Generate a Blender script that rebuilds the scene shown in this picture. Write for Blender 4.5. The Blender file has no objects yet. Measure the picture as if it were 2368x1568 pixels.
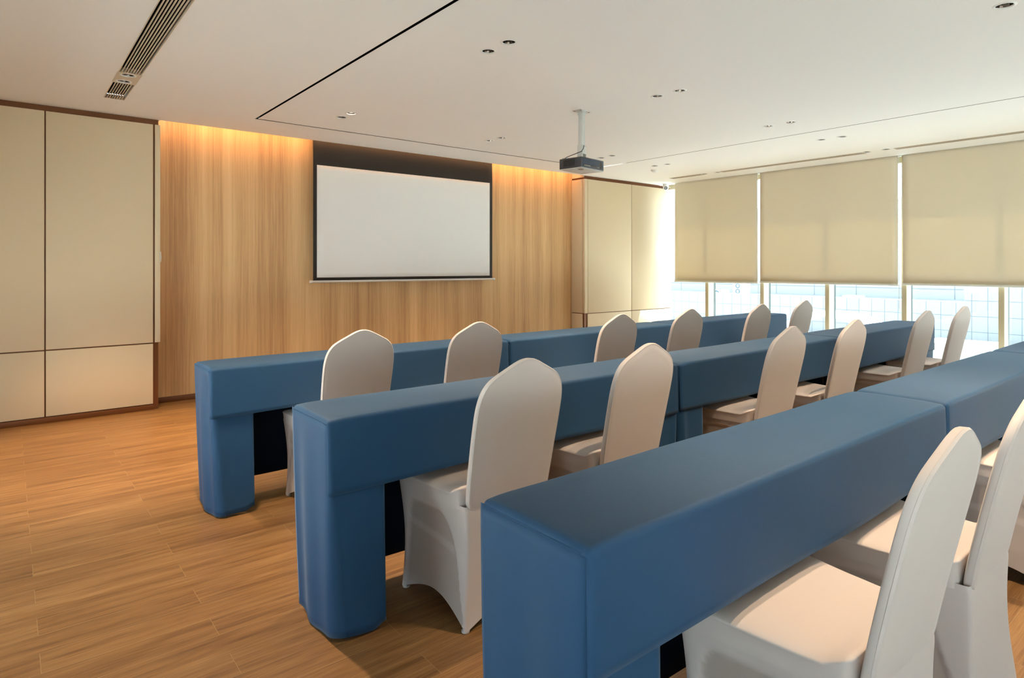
import bpy, bmesh, math, random
from mathutils import Vector, Matrix
random.seed(7)
scene = bpy.context.scene
C = scene.collection

# ------------------------------------------------------------------ camera
FPX, YAW, HORIZON = 1440.0, math.radians(39.0), 616.0
cam_d = bpy.data.cameras.new('camera')
cam_d.sensor_fit = 'HORIZONTAL'
cam_d.sensor_width = 36.0
cam_d.lens = FPX * 36.0 / 2368.0
cam_d.shift_y = -(784.0 - HORIZON) / 2368.0
cam_d.clip_start = 0.05
cam = bpy.data.objects.new('camera', cam_d)
C.objects.link(cam)
cam.location = (0, 0, 1.25)
cam.rotation_euler = (math.radians(90), 0, -YAW)
scene.camera = cam

# ------------------------------------------------------------------ world, sun, exposure
world = bpy.data.worlds.new('daylight')
scene.world = world
world.use_nodes = True
wn = world.node_tree
wn.nodes['Background'].inputs['Color'].default_value = (0.70, 0.86, 1.0, 1)
wn.nodes['Background'].inputs['Strength'].default_value = 4.0
sun_d = bpy.data.lights.new('sun', 'SUN')
sun_d.energy = 31.0
sun_d.angle = math.radians(0.6)
sun_d.color = (0.92, 0.97, 1.0)
sun = bpy.data.objects.new('sun', sun_d)
C.objects.link(sun)
sun.rotation_euler = Vector((-0.40, 0.03, -1.0)).to_track_quat('-Z', 'Y').to_euler()
sun.location = (14, -6, 14)

scene.view_settings.view_transform = 'Standard'
scene.view_settings.look = 'None'
scene.view_settings.gamma = 1.0
scene.view_settings.use_curve_mapping = False
scene.view_settings.exposure = 0.68
scene.cycles.use_denoising = True
scene.cycles.max_bounces = 8
scene.cycles.diffuse_bounces = 5
scene.cycles.glossy_bounces = 3
scene.cycles.transparent_max_bounces = 10
scene.cycles.sample_clamp_indirect = 40.0
scene.cycles.caustics_reflective = False
scene.cycles.caustics_refractive = False

SPOT_W = 76.0            # each recessed downlight
COVE_W = 8.0            # warm strip hidden above the screen wall
WARM = (1.0, 0.73, 0.48)

# ------------------------------------------------------------------ room numbers (metres)
CEIL = 2.536
WALL_Y = 6.45            # wood wall
BOX_Y = 6.19             # face of the upholstered panels
LBOX_X = 1.04            # right end of the left panels
RBOX_X = 6.33            # left end of the right panels
GLASS_X = 8.21
XMIN, YMIN = -1.3, -5.2

# ------------------------------------------------------------------ helpers
def lin(c):
    out = []
    for v in c:
        v = v / 255.0
        out.append(v / 12.92 if v <= 0.04045 else ((v + 0.055) / 1.055) ** 2.4)
    return (out[0], out[1], out[2], 1.0)

def mat(name, rgb, rough=0.6, metal=0.0, spec=0.5, sheen=0.0, bump=None, emit=None, emit_s=0.0, vary=None):
    m = bpy.data.materials.new(name)
    m.use_nodes = True
    nt = m.node_tree
    b = nt.nodes['Principled BSDF']
    b.inputs['Base Color'].default_value = lin(rgb)
    b.inputs['Roughness'].default_value = rough
    b.inputs['Metallic'].default_value = metal
    b.inputs['Specular IOR Level'].default_value = spec
    if sheen:
        b.inputs['Sheen Weight'].default_value = sheen
        b.inputs['Sheen Roughness'].default_value = 0.4
        b.inputs['Sheen Tint'].default_value = (0.62, 0.80, 1.0, 1) if rgb[0] < 60 else (1, 1, 1, 1)
    if emit:
        b.inputs['Emission Color'].default_value = emit + (1.0,) if len(emit) == 3 else emit
        b.inputs['Emission Strength'].default_value = emit_s
    tc = nt.nodes.new('ShaderNodeTexCoord')
    if vary:                                  # (scale, amount): slow tone variation
        n = nt.nodes.new('ShaderNodeTexNoise')
        n.inputs['Scale'].default_value = vary[0]
        n.inputs['Detail'].default_value = 3
        nt.links.new(tc.outputs['Object'], n.inputs['Vector'])
        mr = nt.nodes.new('ShaderNodeMapRange')
        mr.inputs['To Min'].default_value = 1 - vary[1]
        mr.inputs['To Max'].default_value = 1 + vary[1]
        nt.links.new(n.outputs['Fac'], mr.inputs['Value'])
        mx = nt.nodes.new('ShaderNodeMix')
        mx.data_type = 'RGBA'
        mx.blend_type = 'MULTIPLY'
        mx.inputs['Factor'].default_value = 1.0
        mx.inputs['A'].default_value = lin(rgb)
        nt.links.new(mr.outputs['Result'], mx.inputs['B'])
        nt.links.new(mx.outputs['Result'], b.inputs['Base Color'])
    if bump:                                  # (scale, strength, distance)
        n = nt.nodes.new('ShaderNodeTexNoise')
        n.inputs['Scale'].default_value = bump[0]
        n.inputs['Detail'].default_value = 2
        nt.links.new(tc.outputs['Object'], n.inputs['Vector'])
        bp = nt.nodes.new('ShaderNodeBump')
        bp.inputs['Strength'].default_value = bump[1]
        bp.inputs['Distance'].default_value = bump[2]
        nt.links.new(n.outputs['Fac'], bp.inputs['Height'])
        nt.links.new(bp.outputs['Normal'], b.inputs['Normal'])
    return m

def obj(name, bm, m, parent=None, smooth=35.0, kind=None, loc=None):
    me = bpy.data.meshes.new(name)
    bmesh.ops.recalc_face_normals(bm, faces=bm.faces[:])
    bm.to_mesh(me)
    bm.free()
    if m is not None:
        me.materials.append(m)
    if smooth:
        for p in me.polygons:
            p.use_smooth = True
        me.set_sharp_from_angle(angle=math.radians(smooth))
    o = bpy.data.objects.new(name, me)
    C.objects.link(o)
    if parent is not None:
        o.parent = parent
    if kind:
        o['kind'] = kind
    if loc is not None:
        o.location = loc
    return o

def thing(name, label, cat, loc=(0, 0, 0), rotz=0.0, group=None):
    o = bpy.data.objects.new(name, None)
    o.empty_display_size = 0.1
    C.objects.link(o)
    o.location = loc
    o.rotation_euler = (0, 0, rotz)
    o['label'] = label
    o['category'] = cat
    if group:
        o['group'] = group
    return o

def tag(o, label, cat, group=None):
    o['label'] = label
    o['category'] = cat
    if group:
        o['group'] = group
    return o

def dup(root, loc, rotz=0.0, label=None):
    r = root.copy()
    C.objects.link(r)
    r.location = loc
    r.rotation_euler = (0, 0, rotz)
    if label:
        r['label'] = label
    for ch in list(root.children):
        c = ch.copy()
        C.objects.link(c)
        c.parent = r
        for g in list(ch.children):
            d = g.copy()
            C.objects.link(d)
            d.parent = c
    return r

def box(bm, lo, hi, bev=0.0, seg=2):
    t = bmesh.new()
    bmesh.ops.create_cube(t, size=1.0)
    for v in t.verts:
        v.co = Vector([lo[i] + (v.co[i] + 0.5) * (hi[i] - lo[i]) for i in range(3)])
    if bev > 0:
        bmesh.ops.bevel(t, geom=t.edges[:], offset=bev, segments=seg, profile=0.5, affect='EDGES')
    merge(bm, t)

def merge(bm, t):
    vm = {}
    for v in t.verts:
        vm[v] = bm.verts.new(v.co)
    for f in t.faces:
        try:
            bm.faces.new([vm[v] for v in f.verts])
        except ValueError:
            pass
    t.free()

def nbox(lo, hi, bev=0.0, seg=2):
    bm = bmesh.new()
    box(bm, lo, hi, bev, seg)
    return bm

def tube(bm, pts, r, n=10, caps=True):
    pts = [Vector(p) for p in pts]
    rings = []
    ref = Vector((0, 0, 1))
    for i, p in enumerate(pts):
        d = (pts[min(i + 1, len(pts) - 1)] - pts[max(i - 1, 0)]).normalized()
        a = d.cross(ref)
        if a.length < 1e-3:
            a = d.cross(Vector((1, 0, 0)))
        a.normalize()
        b = d.cross(a).normalized()
        rr = r[i] if isinstance(r, (list, tuple)) else r
        rings.append([bm.verts.new(p + (a * math.cos(2 * math.pi * k / n) + b * math.sin(2 * math.pi * k / n)) * rr) for k in range(n)])
    for i in range(len(rings) - 1):
        for k in range(n):
            bm.faces.new([rings[i][k], rings[i][(k + 1) % n], rings[i + 1][(k + 1) % n], rings[i + 1][k]])
    if caps:
        bm.faces.new(rings[0][::-1])
        bm.faces.new(rings[-1])

def lathe(bm, prof, n=24, center=(0, 0, 0), close_top=False, close_bot=False):
    rings = []
    for (r, z) in prof:
        rings.append([bm.verts.new((center[0] + r * math.cos(2 * math.pi * k / n), center[1] + r * math.sin(2 * math.pi * k / n), center[2] + z)) for k in range(n)])
    for i in range(len(rings) - 1):
        for k in range(n):
            bm.faces.new([rings[i][k], rings[i][(k + 1) % n], rings[i + 1][(k + 1) % n], rings[i + 1][k]])
    if close_bot:
        bm.faces.new(rings[0])
    if close_top:
        bm.faces.new(rings[-1])

def loft(bm, rings, closed=True, cap0=False, cap1=False):
    vr = [[bm.verts.new(p) for p in r] for r in rings]
    n = len(vr[0])
    for i in range(len(vr) - 1):
        for k in range(n if closed else n - 1):
            a, b, c, d = vr[i][k], vr[i][(k + 1) % n], vr[i + 1][(k + 1) % n], vr[i + 1][k]
            bm.faces.new([a, b, c, d])
    if cap0:
        bm.faces.new(vr[0][::-1])
    if cap1:
        bm.faces.new(vr[-1])
    return vr

def sheet(bm, fn, nu, nv):
    """grid of points fn(u, v), u and v in 0..1"""
    g = [[bm.verts.new(fn(i / nu, j / nv)) for j in range(nv + 1)] for i in range(nu + 1)]
    for i in range(nu):
        for j in range(nv):
            bm.faces.new([g[i][j], g[i + 1][j], g[i + 1][j + 1], g[i][j + 1]])

def solidify(o, t, offset=0.0):
    md = o.modifiers.new('thickness', 'SOLIDIFY')
    md.thickness = t
    md.offset = offset
    return o

def sstep(a, b, x):
    t = max(0.0, min(1.0, (x - a) / (b - a)))
    return t * t * (3 - 2 * t)

# ------------------------------------------------------------------ materials
def wood_wall_mat():
    m = mat('oak_veneer', (196, 150, 98), rough=0.55, spec=0.3)
    nt = m.node_tree
    b = nt.nodes['Principled BSDF']
    tc = nt.nodes.new('ShaderNodeTexCoord')
    def noise(sx, sy, sz, scale, detail, dist=0.0):
        mp = nt.nodes.new('ShaderNodeMapping')
        mp.inputs['Scale'].default_value = (sx, sy, sz)
        nt.links.new(tc.outputs['Object'], mp.inputs['Vector'])
        n = nt.nodes.new('ShaderNodeTexNoise')
        n.inputs['Scale'].default_value = scale
        n.inputs['Detail'].default_value = detail
        n.inputs['Distortion'].default_value = dist
        nt.links.new(mp.outputs['Vector'], n.inputs['Vector'])
        return n.outputs['Fac']
    bands = noise(7, 1, 0.08, 1.0, 2)
    grain = noise(70, 1, 1.2, 1.0, 4, 0.3)
    fine = noise(260, 1, 5, 1.0, 2)
    def mul_add(a, k, c):
        n = nt.nodes.new('ShaderNodeMath')
        n.operation = 'MULTIPLY_ADD'
        nt.links.new(a, n.inputs[0])
        n.inputs[1].default_value = k
        if isinstance(c, float):
            n.inputs[2].default_value = c
        else:
            nt.links.new(c, n.inputs[2])
        return n.outputs[0]
    s = mul_add(bands, 0.8, mul_add(grain, 0.5, mul_add(fine, 0.3, -0.30)))
    r = nt.nodes.new('ShaderNodeValToRGB')
    e = r.color_ramp.elements
    e[0].position = 0.28
    e[0].color = lin((186, 145, 101))
    e[1].position = 0.75
    e[1].color = lin((226, 189, 139))
    mid = r.color_ramp.elements.new(0.5)
    mid.color = lin((211, 171, 122))
    nt.links.new(s, r.inputs['Fac'])
    nt.links.new(r.outputs['Color'], b.inputs['Base Color'])
    return m

def floor_mat():
    m = mat('oak_planks', (170, 120, 66), rough=0.42, spec=0.45)
    nt = m.node_tree
    b = nt.nodes['Principled BSDF']
    tc = nt.nodes.new('ShaderNodeTexCoord')
    # planks along x: half bond, 0.955 long, 0.1283 wide, joints found at x = 0.08 / 0.56
    mp = nt.nodes.new('ShaderNodeMapping')
    mp.inputs['Location'].default_value = (-0.08 + 0.955 * 20, -2.521 + 0.1283 * 60, 0)
    nt.links.new(tc.outputs['Object'], mp.inputs['Vector'])
    br = nt.nodes.new('ShaderNodeTexBrick')
    br.offset = 0.5
    br.offset_frequency = 2
    br.inputs['Scale'].default_value = 1.0
    br.inputs['Brick Width'].default_value = 0.955
    br.inputs['Row Height'].default_value = 0.1283
    br.inputs['Mortar Size'].default_value = 0.0008
    br.inputs['Mortar Smooth'].default_value = 0.0
    br.inputs['Bias'].default_value = 0.0
    br.inputs['Color1'].default_value = (0.0, 0.0, 0.0, 1)
    br.inputs['Color2'].default_value = (1.0, 1.0, 1.0, 1)
    br.inputs['Mortar'].default_value = (0.5, 0.5, 0.5, 1)
    nt.links.new(mp.outputs['Vector'], br.inputs['Vector'])
    # offset grain per plank
    sep = nt.nodes.new('ShaderNodeVectorMath')
    sep.operation = 'MULTIPLY'
    nt.links.new(br.outputs['Color'], sep.inputs[0])
    sep.inputs[1].default_value = (13.0, 7.0, 0.0)
    add = nt.nodes.new('ShaderNodeVectorMath')
    add.operation = 'ADD'
    nt.links.new(tc.outputs['Object'], add.inputs[0])
    nt.links.new(sep.outputs['Vector'], add.inputs[1])
    def noise(sx, sy, detail, dist):
        mp2 = nt.nodes.new('ShaderNodeMapping')
        mp2.inputs['Scale'].default_value = (sx, sy, 1)
        nt.links.new(add.outputs['Vector'], mp2.inputs['Vector'])
        n = nt.nodes.new('ShaderNodeTexNoise')
        n.inputs['Scale'].default_value = 1.0
        n.inputs['Detail'].default_value = detail
        n.inputs['Distortion'].default_value = dist
        nt.links.new(mp2.outputs['Vector'], n.inputs['Vector'])
        return n.outputs['Fac']
    g1 = noise(1.6, 28, 3, 0.6)
    g2 = noise(7, 220, 3, 0.2)
    g3 = noise(0.5, 7, 1, 0.0)
    def math_n(op, a, c, d=None):
        n = nt.nodes.new('ShaderNodeMath')
        n.operation = op
        for i, v in enumerate((a, c, d)):
            if v is None:
                continue
            if isinstance(v, float):
                n.inputs[i].default_value = v
            else:
                nt.links.new(v, n.inputs[i])
        return n.outputs[0]
    s = math_n('MULTIPLY_ADD', g1, 0.8, math_n('MULTIPLY_ADD', g2, 0.8, math_n('MULTIPLY_ADD', g3, 0.5, -0.55)))
    r = nt.nodes.new('ShaderNodeValToRGB')
    e = r.color_ramp.elements
    e[0].position = 0.25
    e[0].color = lin((96, 66, 37))
    e[1].position = 0.8
    e[1].color = lin((149, 115, 74))
    mid = r.color_ramp.elements.new(0.52)
    mid.color = lin((127, 92, 54))
    nt.links.new(s, r.inputs['Fac'])
    mx = nt.nodes.new('ShaderNodeMix')
    mx.data_type = 'RGBA'
    mx.inputs['B'].default_value = lin((150, 124, 86))
    nt.links.new(br.outputs['Fac'], mx.inputs['Factor'])
    nt.links.new(r.outputs['Color'], mx.inputs['A'])
    nt.links.new(mx.outputs['Result'], b.inputs['Base Color'])
    bp = nt.nodes.new('ShaderNodeBump')
    bp.inputs['Strength'].default_value = 0.12
    bp.inputs['Distance'].default_value = 0.002
    nt.links.new(g2, bp.inputs['Height'])
    nt.links.new(bp.outputs['Normal'], b.inputs['Normal'])
    return m

def tile_mat(name, rgb, line, w, h, oy=0.0, oz=0.0, mort=0.008):
    m = mat(name, rgb, rough=0.6)
    nt = m.node_tree
    b = nt.nodes['Principled BSDF']
    tc = nt.nodes.new('ShaderNodeTexCoord')
    sp = nt.nodes.new('ShaderNodeSeparateXYZ')
    nt.links.new(tc.outputs['Object'], sp.inputs[0])
    cb = nt.nodes.new('ShaderNodeCombineXYZ')
    nt.links.new(sp.outputs['Y'], cb.inputs['X'])
    nt.links.new(sp.outputs['Z'], cb.inputs['Y'])
    mp = nt.nodes.new('ShaderNodeMapping')
    mp.inputs['Location'].default_value = (40 * w - oy, 40 * h - oz, 0)
    nt.links.new(cb.outputs[0], mp.inputs['Vector'])
    br = nt.nodes.new('ShaderNodeTexBrick')
    br.offset = 0.0
    br.inputs['Scale'].default_value = 1.0
    br.inputs['Brick Width'].default_value = w
    br.inputs['Row Height'].default_value = h
    br.inputs['Mortar Size'].default_value = mort
    br.inputs['Color1'].default_value = lin(rgb)
    br.inputs['Color2'].default_value = lin([c * 0.97 for c in rgb])
    br.inputs['Mortar'].default_value = lin(line)
    nt.links.new(mp.outputs['Vector'], br.inputs['Vector'])
    nt.links.new(br.outputs['Color'], b.inputs['Base Color'])
    return m

def glass_mat():
    m = bpy.data.materials.new('window_glass')
    m.use_nodes = True
    nt = m.node_tree
    nt.nodes.clear()
    out = nt.nodes.new('ShaderNodeOutputMaterial')
    mix = nt.nodes.new('ShaderNodeMixShader')
    lw = nt.nodes.new('ShaderNodeLayerWeight')        # Schlick: 0.04 + 0.8 * facing^5, same on both faces
    lw.inputs['Blend'].default_value = 0.5
    pw = nt.nodes.new('ShaderNodeMath')
    pw.operation = 'POWER'
    pw.inputs[1].default_value = 5.0
    nt.links.new(lw.outputs['Facing'], pw.inputs[0])
    fr = nt.nodes.new('ShaderNodeMath')
    fr.operation = 'MULTIPLY_ADD'
    fr.inputs[1].default_value = 0.8
    fr.inputs[2].default_value = 0.04
    nt.links.new(pw.outputs[0], fr.inputs[0])
    tr = nt.nodes.new('ShaderNodeBsdfTransparent')
    tr.inputs['Color'].default_value = (0.93, 0.97, 0.97, 1)
    gl = nt.nodes.new('ShaderNodeBsdfGlossy')
    gl.inputs['Roughness'].default_value = 0.02
    nt.links.new(fr.outputs[0], mix.inputs[0])
    nt.links.new(tr.outputs[0], mix.inputs[1])
    nt.links.new(gl.outputs[0], mix.inputs[2])
    nt.links.new(mix.outputs[0], out.inputs[0])
    return m

def spandex_mat():
    m = mat('white_spandex', (203, 193, 188), rough=0.7, spec=0.25, sheen=0.3, bump=(1400, 0.1, 0.0006))
    nt = m.node_tree
    b = nt.nodes['Principled BSDF']
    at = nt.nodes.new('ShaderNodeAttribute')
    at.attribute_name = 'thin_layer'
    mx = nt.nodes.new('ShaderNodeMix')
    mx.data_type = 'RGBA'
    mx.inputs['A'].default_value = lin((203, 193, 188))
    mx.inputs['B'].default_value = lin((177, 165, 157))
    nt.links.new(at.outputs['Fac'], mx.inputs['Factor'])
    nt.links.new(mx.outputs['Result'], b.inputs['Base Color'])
    return m

def blind_mat():
    m = mat('blind_fabric', (232, 222, 200), rough=0.85, spec=0.1, bump=(900, 0.15, 0.001))
    nt = m.node_tree
    b = nt.nodes['Principled BSDF']
    out = nt.nodes['Material Output']
    mix = nt.nodes.new('ShaderNodeMixShader')
    mix.inputs[0].default_value = 0.15
    tl = nt.nodes.new('ShaderNodeBsdfTranslucent')
    tl.inputs['Color'].default_value = lin((226, 208, 168))
    nt.links.new(b.outputs[0], mix.inputs[1])
    nt.links.new(tl.outputs[0], mix.inputs[2])
    nt.links.new(mix.outputs[0], out.inputs[0])
    return m

M = dict(
    ceiling=mat('ceiling_paint', (243, 242, 238), rough=0.7, spec=0.2),
    plenum=mat('plenum_shade_black', (14, 12, 10), rough=0.9, spec=0.0),
    wood=wood_wall_mat(),
    floor=floor_mat(),
    brown=mat('brown_metal_trim', (112, 68, 36), rough=0.4, metal=0.35, spec=0.5),
    panel=mat('beige_wall_covering', (217, 199, 168), rough=0.75, spec=0.2, bump=(700, 0.12, 0.001)),
    plain=mat('beige_paint', (214, 200, 172), rough=0.8, spec=0.2),
    white=mat('white_plastic', (226, 225, 222), rough=0.45),
    trim_white=mat('white_trim_enamel', (232, 231, 226), rough=0.4),
    chrome=mat('chrome_reflector', (96, 84, 76), rough=0.15, metal=1.0),
    bulb_off=mat('lamp_face', (250, 230, 200), rough=0.3, emit=(1.0, 0.66, 0.36), emit_s=0.15),
    bulb_on=mat('lamp_face_glowing', (255, 230, 200), rough=0.3, emit=(1.0, 0.80, 0.56), emit_s=6.0),
    vent=mat('vent_cream_metal', (206, 192, 170), rough=0.45),
    vent_dark=mat('vent_cavity', (30, 25, 20), rough=0.9, spec=0.0),
    screen=mat('screen_matte_white', (226, 226, 224), rough=0.85, spec=0.1),
    screen_black=mat('screen_black_mask', (46, 44, 42), rough=0.7, spec=0.2),
    alu=mat('white_aluminium', (214, 213, 210), rough=0.35, metal=0.2),
    blind=blind_mat(),
    blind_bar=mat('blind_bar_grey', (226, 225, 214), rough=0.5),
    mullion=mat('window_frame_beige', (196, 184, 152), rough=0.5),
    gasket=mat('window_gasket_dark', (52, 66, 66), rough=0.5),
    glass=glass_mat(),
    cloth=mat('blue_tablecloth', (6, 64, 102), rough=0.72, spec=0.55, sheen=0.16, bump=(60, 0.06, 0.004), vary=(3.0, 0.06)),
    cloth_shade=mat('blue_cloth_shaded', (12, 26, 44), rough=0.8, spec=0.15),  # darker copy of the blue cloth, shade under the table put into its colour
    table_top=mat('table_laminate', (120, 96, 70), rough=0.5),
    table_leg=mat('table_leg_steel', (70, 70, 74), rough=0.4, metal=0.7),
    chair=spandex_mat(),
    chair_hem=mat('white_spandex_hem', (210, 201, 195), rough=0.65, spec=0.25),
    pole=mat('projector_mount_metal', (206, 208, 204), rough=0.35, metal=0.3),
    proj=mat('projector_dark_plastic', (62, 62, 64), rough=0.3),
    proj_blue=mat('projector_rear_panel', (54, 66, 82), rough=0.2),  # blue-grey tint puts a bluish reflection into the colour
    proj_light=mat('projector_light_plastic', (198, 196, 190), rough=0.5),
    black=mat('black_plastic', (20, 20, 20), rough=0.4),
    cord=mat('black_cable', (28, 28, 28), rough=0.5),
    lens=mat('camera_lens_dark', (40, 42, 46), rough=0.15),
    led=mat('warm_light_strip', (255, 200, 140), rough=0.5, emit=(1.0, 0.47, 0.17), emit_s=2.0),
    ground=mat('terrace_paving', (228, 226, 220), rough=0.8),
    tiles=tile_mat('parapet_tiles', (127, 131, 134), (80, 90, 100), 0.2125, 0.25, 3.33, 0.2, 0.005),
    facade=tile_mat('facade_tiles', (168, 168, 166), (122, 124, 126), 1.2, 0.6, 0.3, 0.1, 0.012),
    terrace=mat('terrace_slabs', (188, 188, 184), rough=0.85),
    stone=mat('stone_light_bounce', (176, 176, 172), rough=0.5),
    roof=mat('flat_roof_grey', (136, 138, 140), rough=0.9),
    ac=mat('air_conditioner_casing', (150, 160, 166), rough=0.5),
    ac_fan=mat('air_conditioner_grille', (46, 76, 90), rough=0.5),
    outwhite=mat('outdoor_white', (242, 242, 240), rough=0.6),
    skyglass=mat('skylight_side_glass', (196, 226, 220), rough=0.15),
)

# ------------------------------------------------------------------ floor
obj('floor', nbox((XMIN - 0.1, YMIN - 0.1, -0.12), (8.30, 6.6, 0.0)), M['floor'], kind='structure', smooth=0)

# ------------------------------------------------------------------ ceiling with real openings
DL = [  # x, y, lit, label
    (2.237, 5.096, 0, 'dim recessed downlight beside the glowing one, on the side nearer the projection screen'),
    (2.242, 4.916, 1, 'glowing recessed downlight, the only one seen brightly lit, in front of the screen'),
    (3.833, 5.099, 0, 'recessed downlight in the far pair before the screen\'s right half, nearer the wall'),
    (3.843, 4.911, 0, 'recessed downlight in the far pair before the screen\'s right half, nearer the camera'),
    (2.232, 2.982, 0, 'large recessed downlight at top centre of the photo, lower of its pair'),
    (2.234, 2.787, 0, 'large recessed downlight at top centre of the photo, upper of its pair'),
    (3.815, 2.966, 0, 'recessed downlight right of the projector pole, lower left of its pair'),
    (3.821, 2.768, 0, 'recessed downlight right of the projector pole, upper right of its pair'),
    (5.415, 2.959, 0, 'recessed downlight just inside the right ceiling slot, left of its pair'),
    (5.424, 2.752, 0, 'recessed downlight just inside the right ceiling slot, right of its pair'),
    (6.416, 2.937, 0, 'recessed downlight between right ceiling slot and window vent, left of its pair'),
    (6.427, 2.739, 0, 'recessed downlight between right ceiling slot and window vent, right of its pair'),
    (3.820, 0.858, 0, 'recessed downlight with chrome reflector in the top right corner of the photo'),
    (6.431, 5.041, 0, 'recessed downlight above the beige corner panels, beside the smoke detector, left of its pair'),
    (6.450, 4.860, 0, 'recessed downlight above the beige corner panels, right of its pair'),
    (5.454, 4.891, 0, 'recessed downlight seen just right of the projector, fully visible one'),
    (5.463, 5.069, 0, 'recessed downlight half hidden behind the projector body'),
    (0.629, 4.880, 0, 'recessed downlight in the left ceiling vent plate, farther from the wall'),
    (0.626, 5.061, 0, 'recessed downlight in the left ceiling vent plate, nearer the wall'),
    (7.524, 5.042, 0, 'small recessed downlight between first and second window vent, nearer the corner'),
    (7.541, 4.849, 0, 'small recessed downlight between first and second window vent, farther from the corner'),
    (7.504, 2.932, 0, 'small recessed downlight at the near end of the middle window vent, left one'),
    (7.504, 2.732, 0, 'small recessed downlight at the near end of the middle window vent, right one'),
]
LAMPS_OUT_OF_VIEW = [(2.235, 0.858), (2.235, 0.66), (3.82, 0.66), (5.42, 0.858), (5.42, 0.66), (6.42, 0.858), (0.627, 2.9), (0.627, 2.7)]
VENTS_L = [(0.567, 0.700, 5.110, 5.625), (0.567, 0.700, 3.0, 4.820)]
VENTS_R = [(7.490, 7.590, 5.075, 5.610), (7.490, 7.590, 2.965, 4.790), (7.490, 7.590, 1.00, 2.655)]
SL = (1.674, -1.6, 5.985, 5.630)       # recessed slot around the central ceiling field
GAP = 0.013

def fill_poly(bm, outer, holes, z):
    edges = []
    for loop in [outer] + holes:
        vs = [bm.verts.new((x, y, z)) for (x, y) in loop]
        for i in range(len(vs)):
            edges.append(bm.edges.new((vs[i], vs[(i + 1) % len(vs)])))
    bmesh.ops.triangle_fill(bm, use_beauty=True, use_dissolve=False, edges=edges)

def circ(x, y, r, n=20):
    return [(x + r * math.cos(2 * math.pi * k / n), y + r * math.sin(2 * math.pi * k / n)) for k in range(n)]

def rect(x0, x1, y0, y1):
    return [(x0, y0), (x1, y0), (x1, y1), (x0, y1)]

HOLE_R = 0.040
inner = [circ(x, y, HOLE_R) for (x, y, l, s) in DL if SL[0] < x < SL[2]]
outer_h = [circ(x, y, HOLE_R) for (x, y, l, s) in DL if not (SL[0] < x < SL[2])]
outer_h += [rect(a, b, c, d) for (a, b, c, d) in VENTS_L + VENTS_R]
outer_h.append([(SL[0], SL[1]), (SL[2], SL[1]), (SL[2], SL[3]), (SL[0], SL[3])])
bm = bmesh.new()
fill_poly(bm, [(XMIN, YMIN), (8.026, YMIN), (8.026, 6.55), (RBOX_X, 6.55), (RBOX_X, 6.205), (LBOX_X, 6.205), (LBOX_X, 6.55), (XMIN, 6.55)], outer_h, CEIL)
fill_poly(bm, rect(SL[0] + 0.02, SL[2] - GAP, SL[1] + GAP, SL[3] - 0.022), inner, CEIL)
for f in bm.faces:
    if f.normal.z > 0:
        f.normal_flip()
# upstand at the cove edge and around the slot
def upstand(bm, pts, z0, z1, closed=False):
    n = len(pts)
    for i in range(n if closed else n - 1):
        a, b = pts[i], pts[(i + 1) % n]
        bm.faces.new([bm.verts.new((a[0], a[1], z0)), bm.verts.new((b[0], b[1], z0)), bm.verts.new((b[0], b[1], z1)), bm.verts.new((a[0], a[1], z1))])
upstand(bm, [(RBOX_X, 6.205), (LBOX_X, 6.205)], CEIL, CEIL + 0.05)
obj('ceiling', bm, M['ceiling'], kind='structure', smooth=0)
# black slab above the ceiling, added to block light and keep the slots dark
bm = bmesh.new()
box(bm, (XMIN, YMIN, 2.78), (8.34, 6.10, 2.86))
for (xa, xb, ya, yb) in ((SL[0] - 0.05, SL[0] + 0.07, SL[1] - 0.05, SL[3] + 0.05), (SL[2] - 0.06, SL[2] + 0.05, SL[1] - 0.05, SL[3] + 0.05), (SL[0], SL[2], SL[3] - 0.06, SL[3] + 0.05)):
    box(bm, (xa, ya, CEIL + 0.035), (xb, yb, CEIL + 0.055))       # black backing added to darken the shadow gap
obj('ceiling_void', bm, M['plenum'], kind='structure', smooth=0)
bm = bmesh.new()
box(bm, (XMIN, 6.11, 2.78), (8.34, 6.60, 2.86))
box(bm, (LBOX_X - 0.06, 6.06, CEIL + 0.006), (RBOX_X + 0.06, 6.10, 2.78))
obj('ceiling_cove', bm, M['ceiling'], kind='structure', smooth=0)

# ------------------------------------------------------------------ walls
bm = bmesh.new()
xs = [LBOX_X - 0.05, 2.09, 3.149, 4.209, 5.268, RBOX_X + 0.05]
for a, b in zip(xs[:-1], xs[1:]):
    box(bm, (a + 0.0008, WALL_Y, 0.0), (b - 0.0008, WALL_Y + 0.06, 2.80))
obj('wall_front', bm, M['wood'], kind='structure', smooth=0)
obj('baseboard_front', nbox((LBOX_X, WALL_Y - 0.010, 0), (RBOX_X, WALL_Y, 0.052), 0.002), M['brown'], kind='structure')
bm = bmesh.new()
box(bm, (XMIN - 0.1, YMIN, 0), (XMIN, 6.6, 0.06))
box(bm, (XMIN - 0.1, YMIN, 1.15), (XMIN, 6.6, 2.78))
LW = [(-4.9, -2.7), (-2.3, -0.2), (1.9, 4.6)]
for (ya, yb) in ((YMIN, LW[0][0] - 0.1), (LW[0][1] + 0.1, LW[1][0] - 0.1), (LW[1][1] + 0.1, LW[2][0] - 0.1), (LW[2][1] + 0.1, 6.6)):
    box(bm, (XMIN - 0.1, ya, 0.06), (XMIN, yb, 1.15))
obj('wall_left', bm, M['plain'], kind='structure', smooth=0)      # low windows added to the unseen left wall to let in daylight
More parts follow.
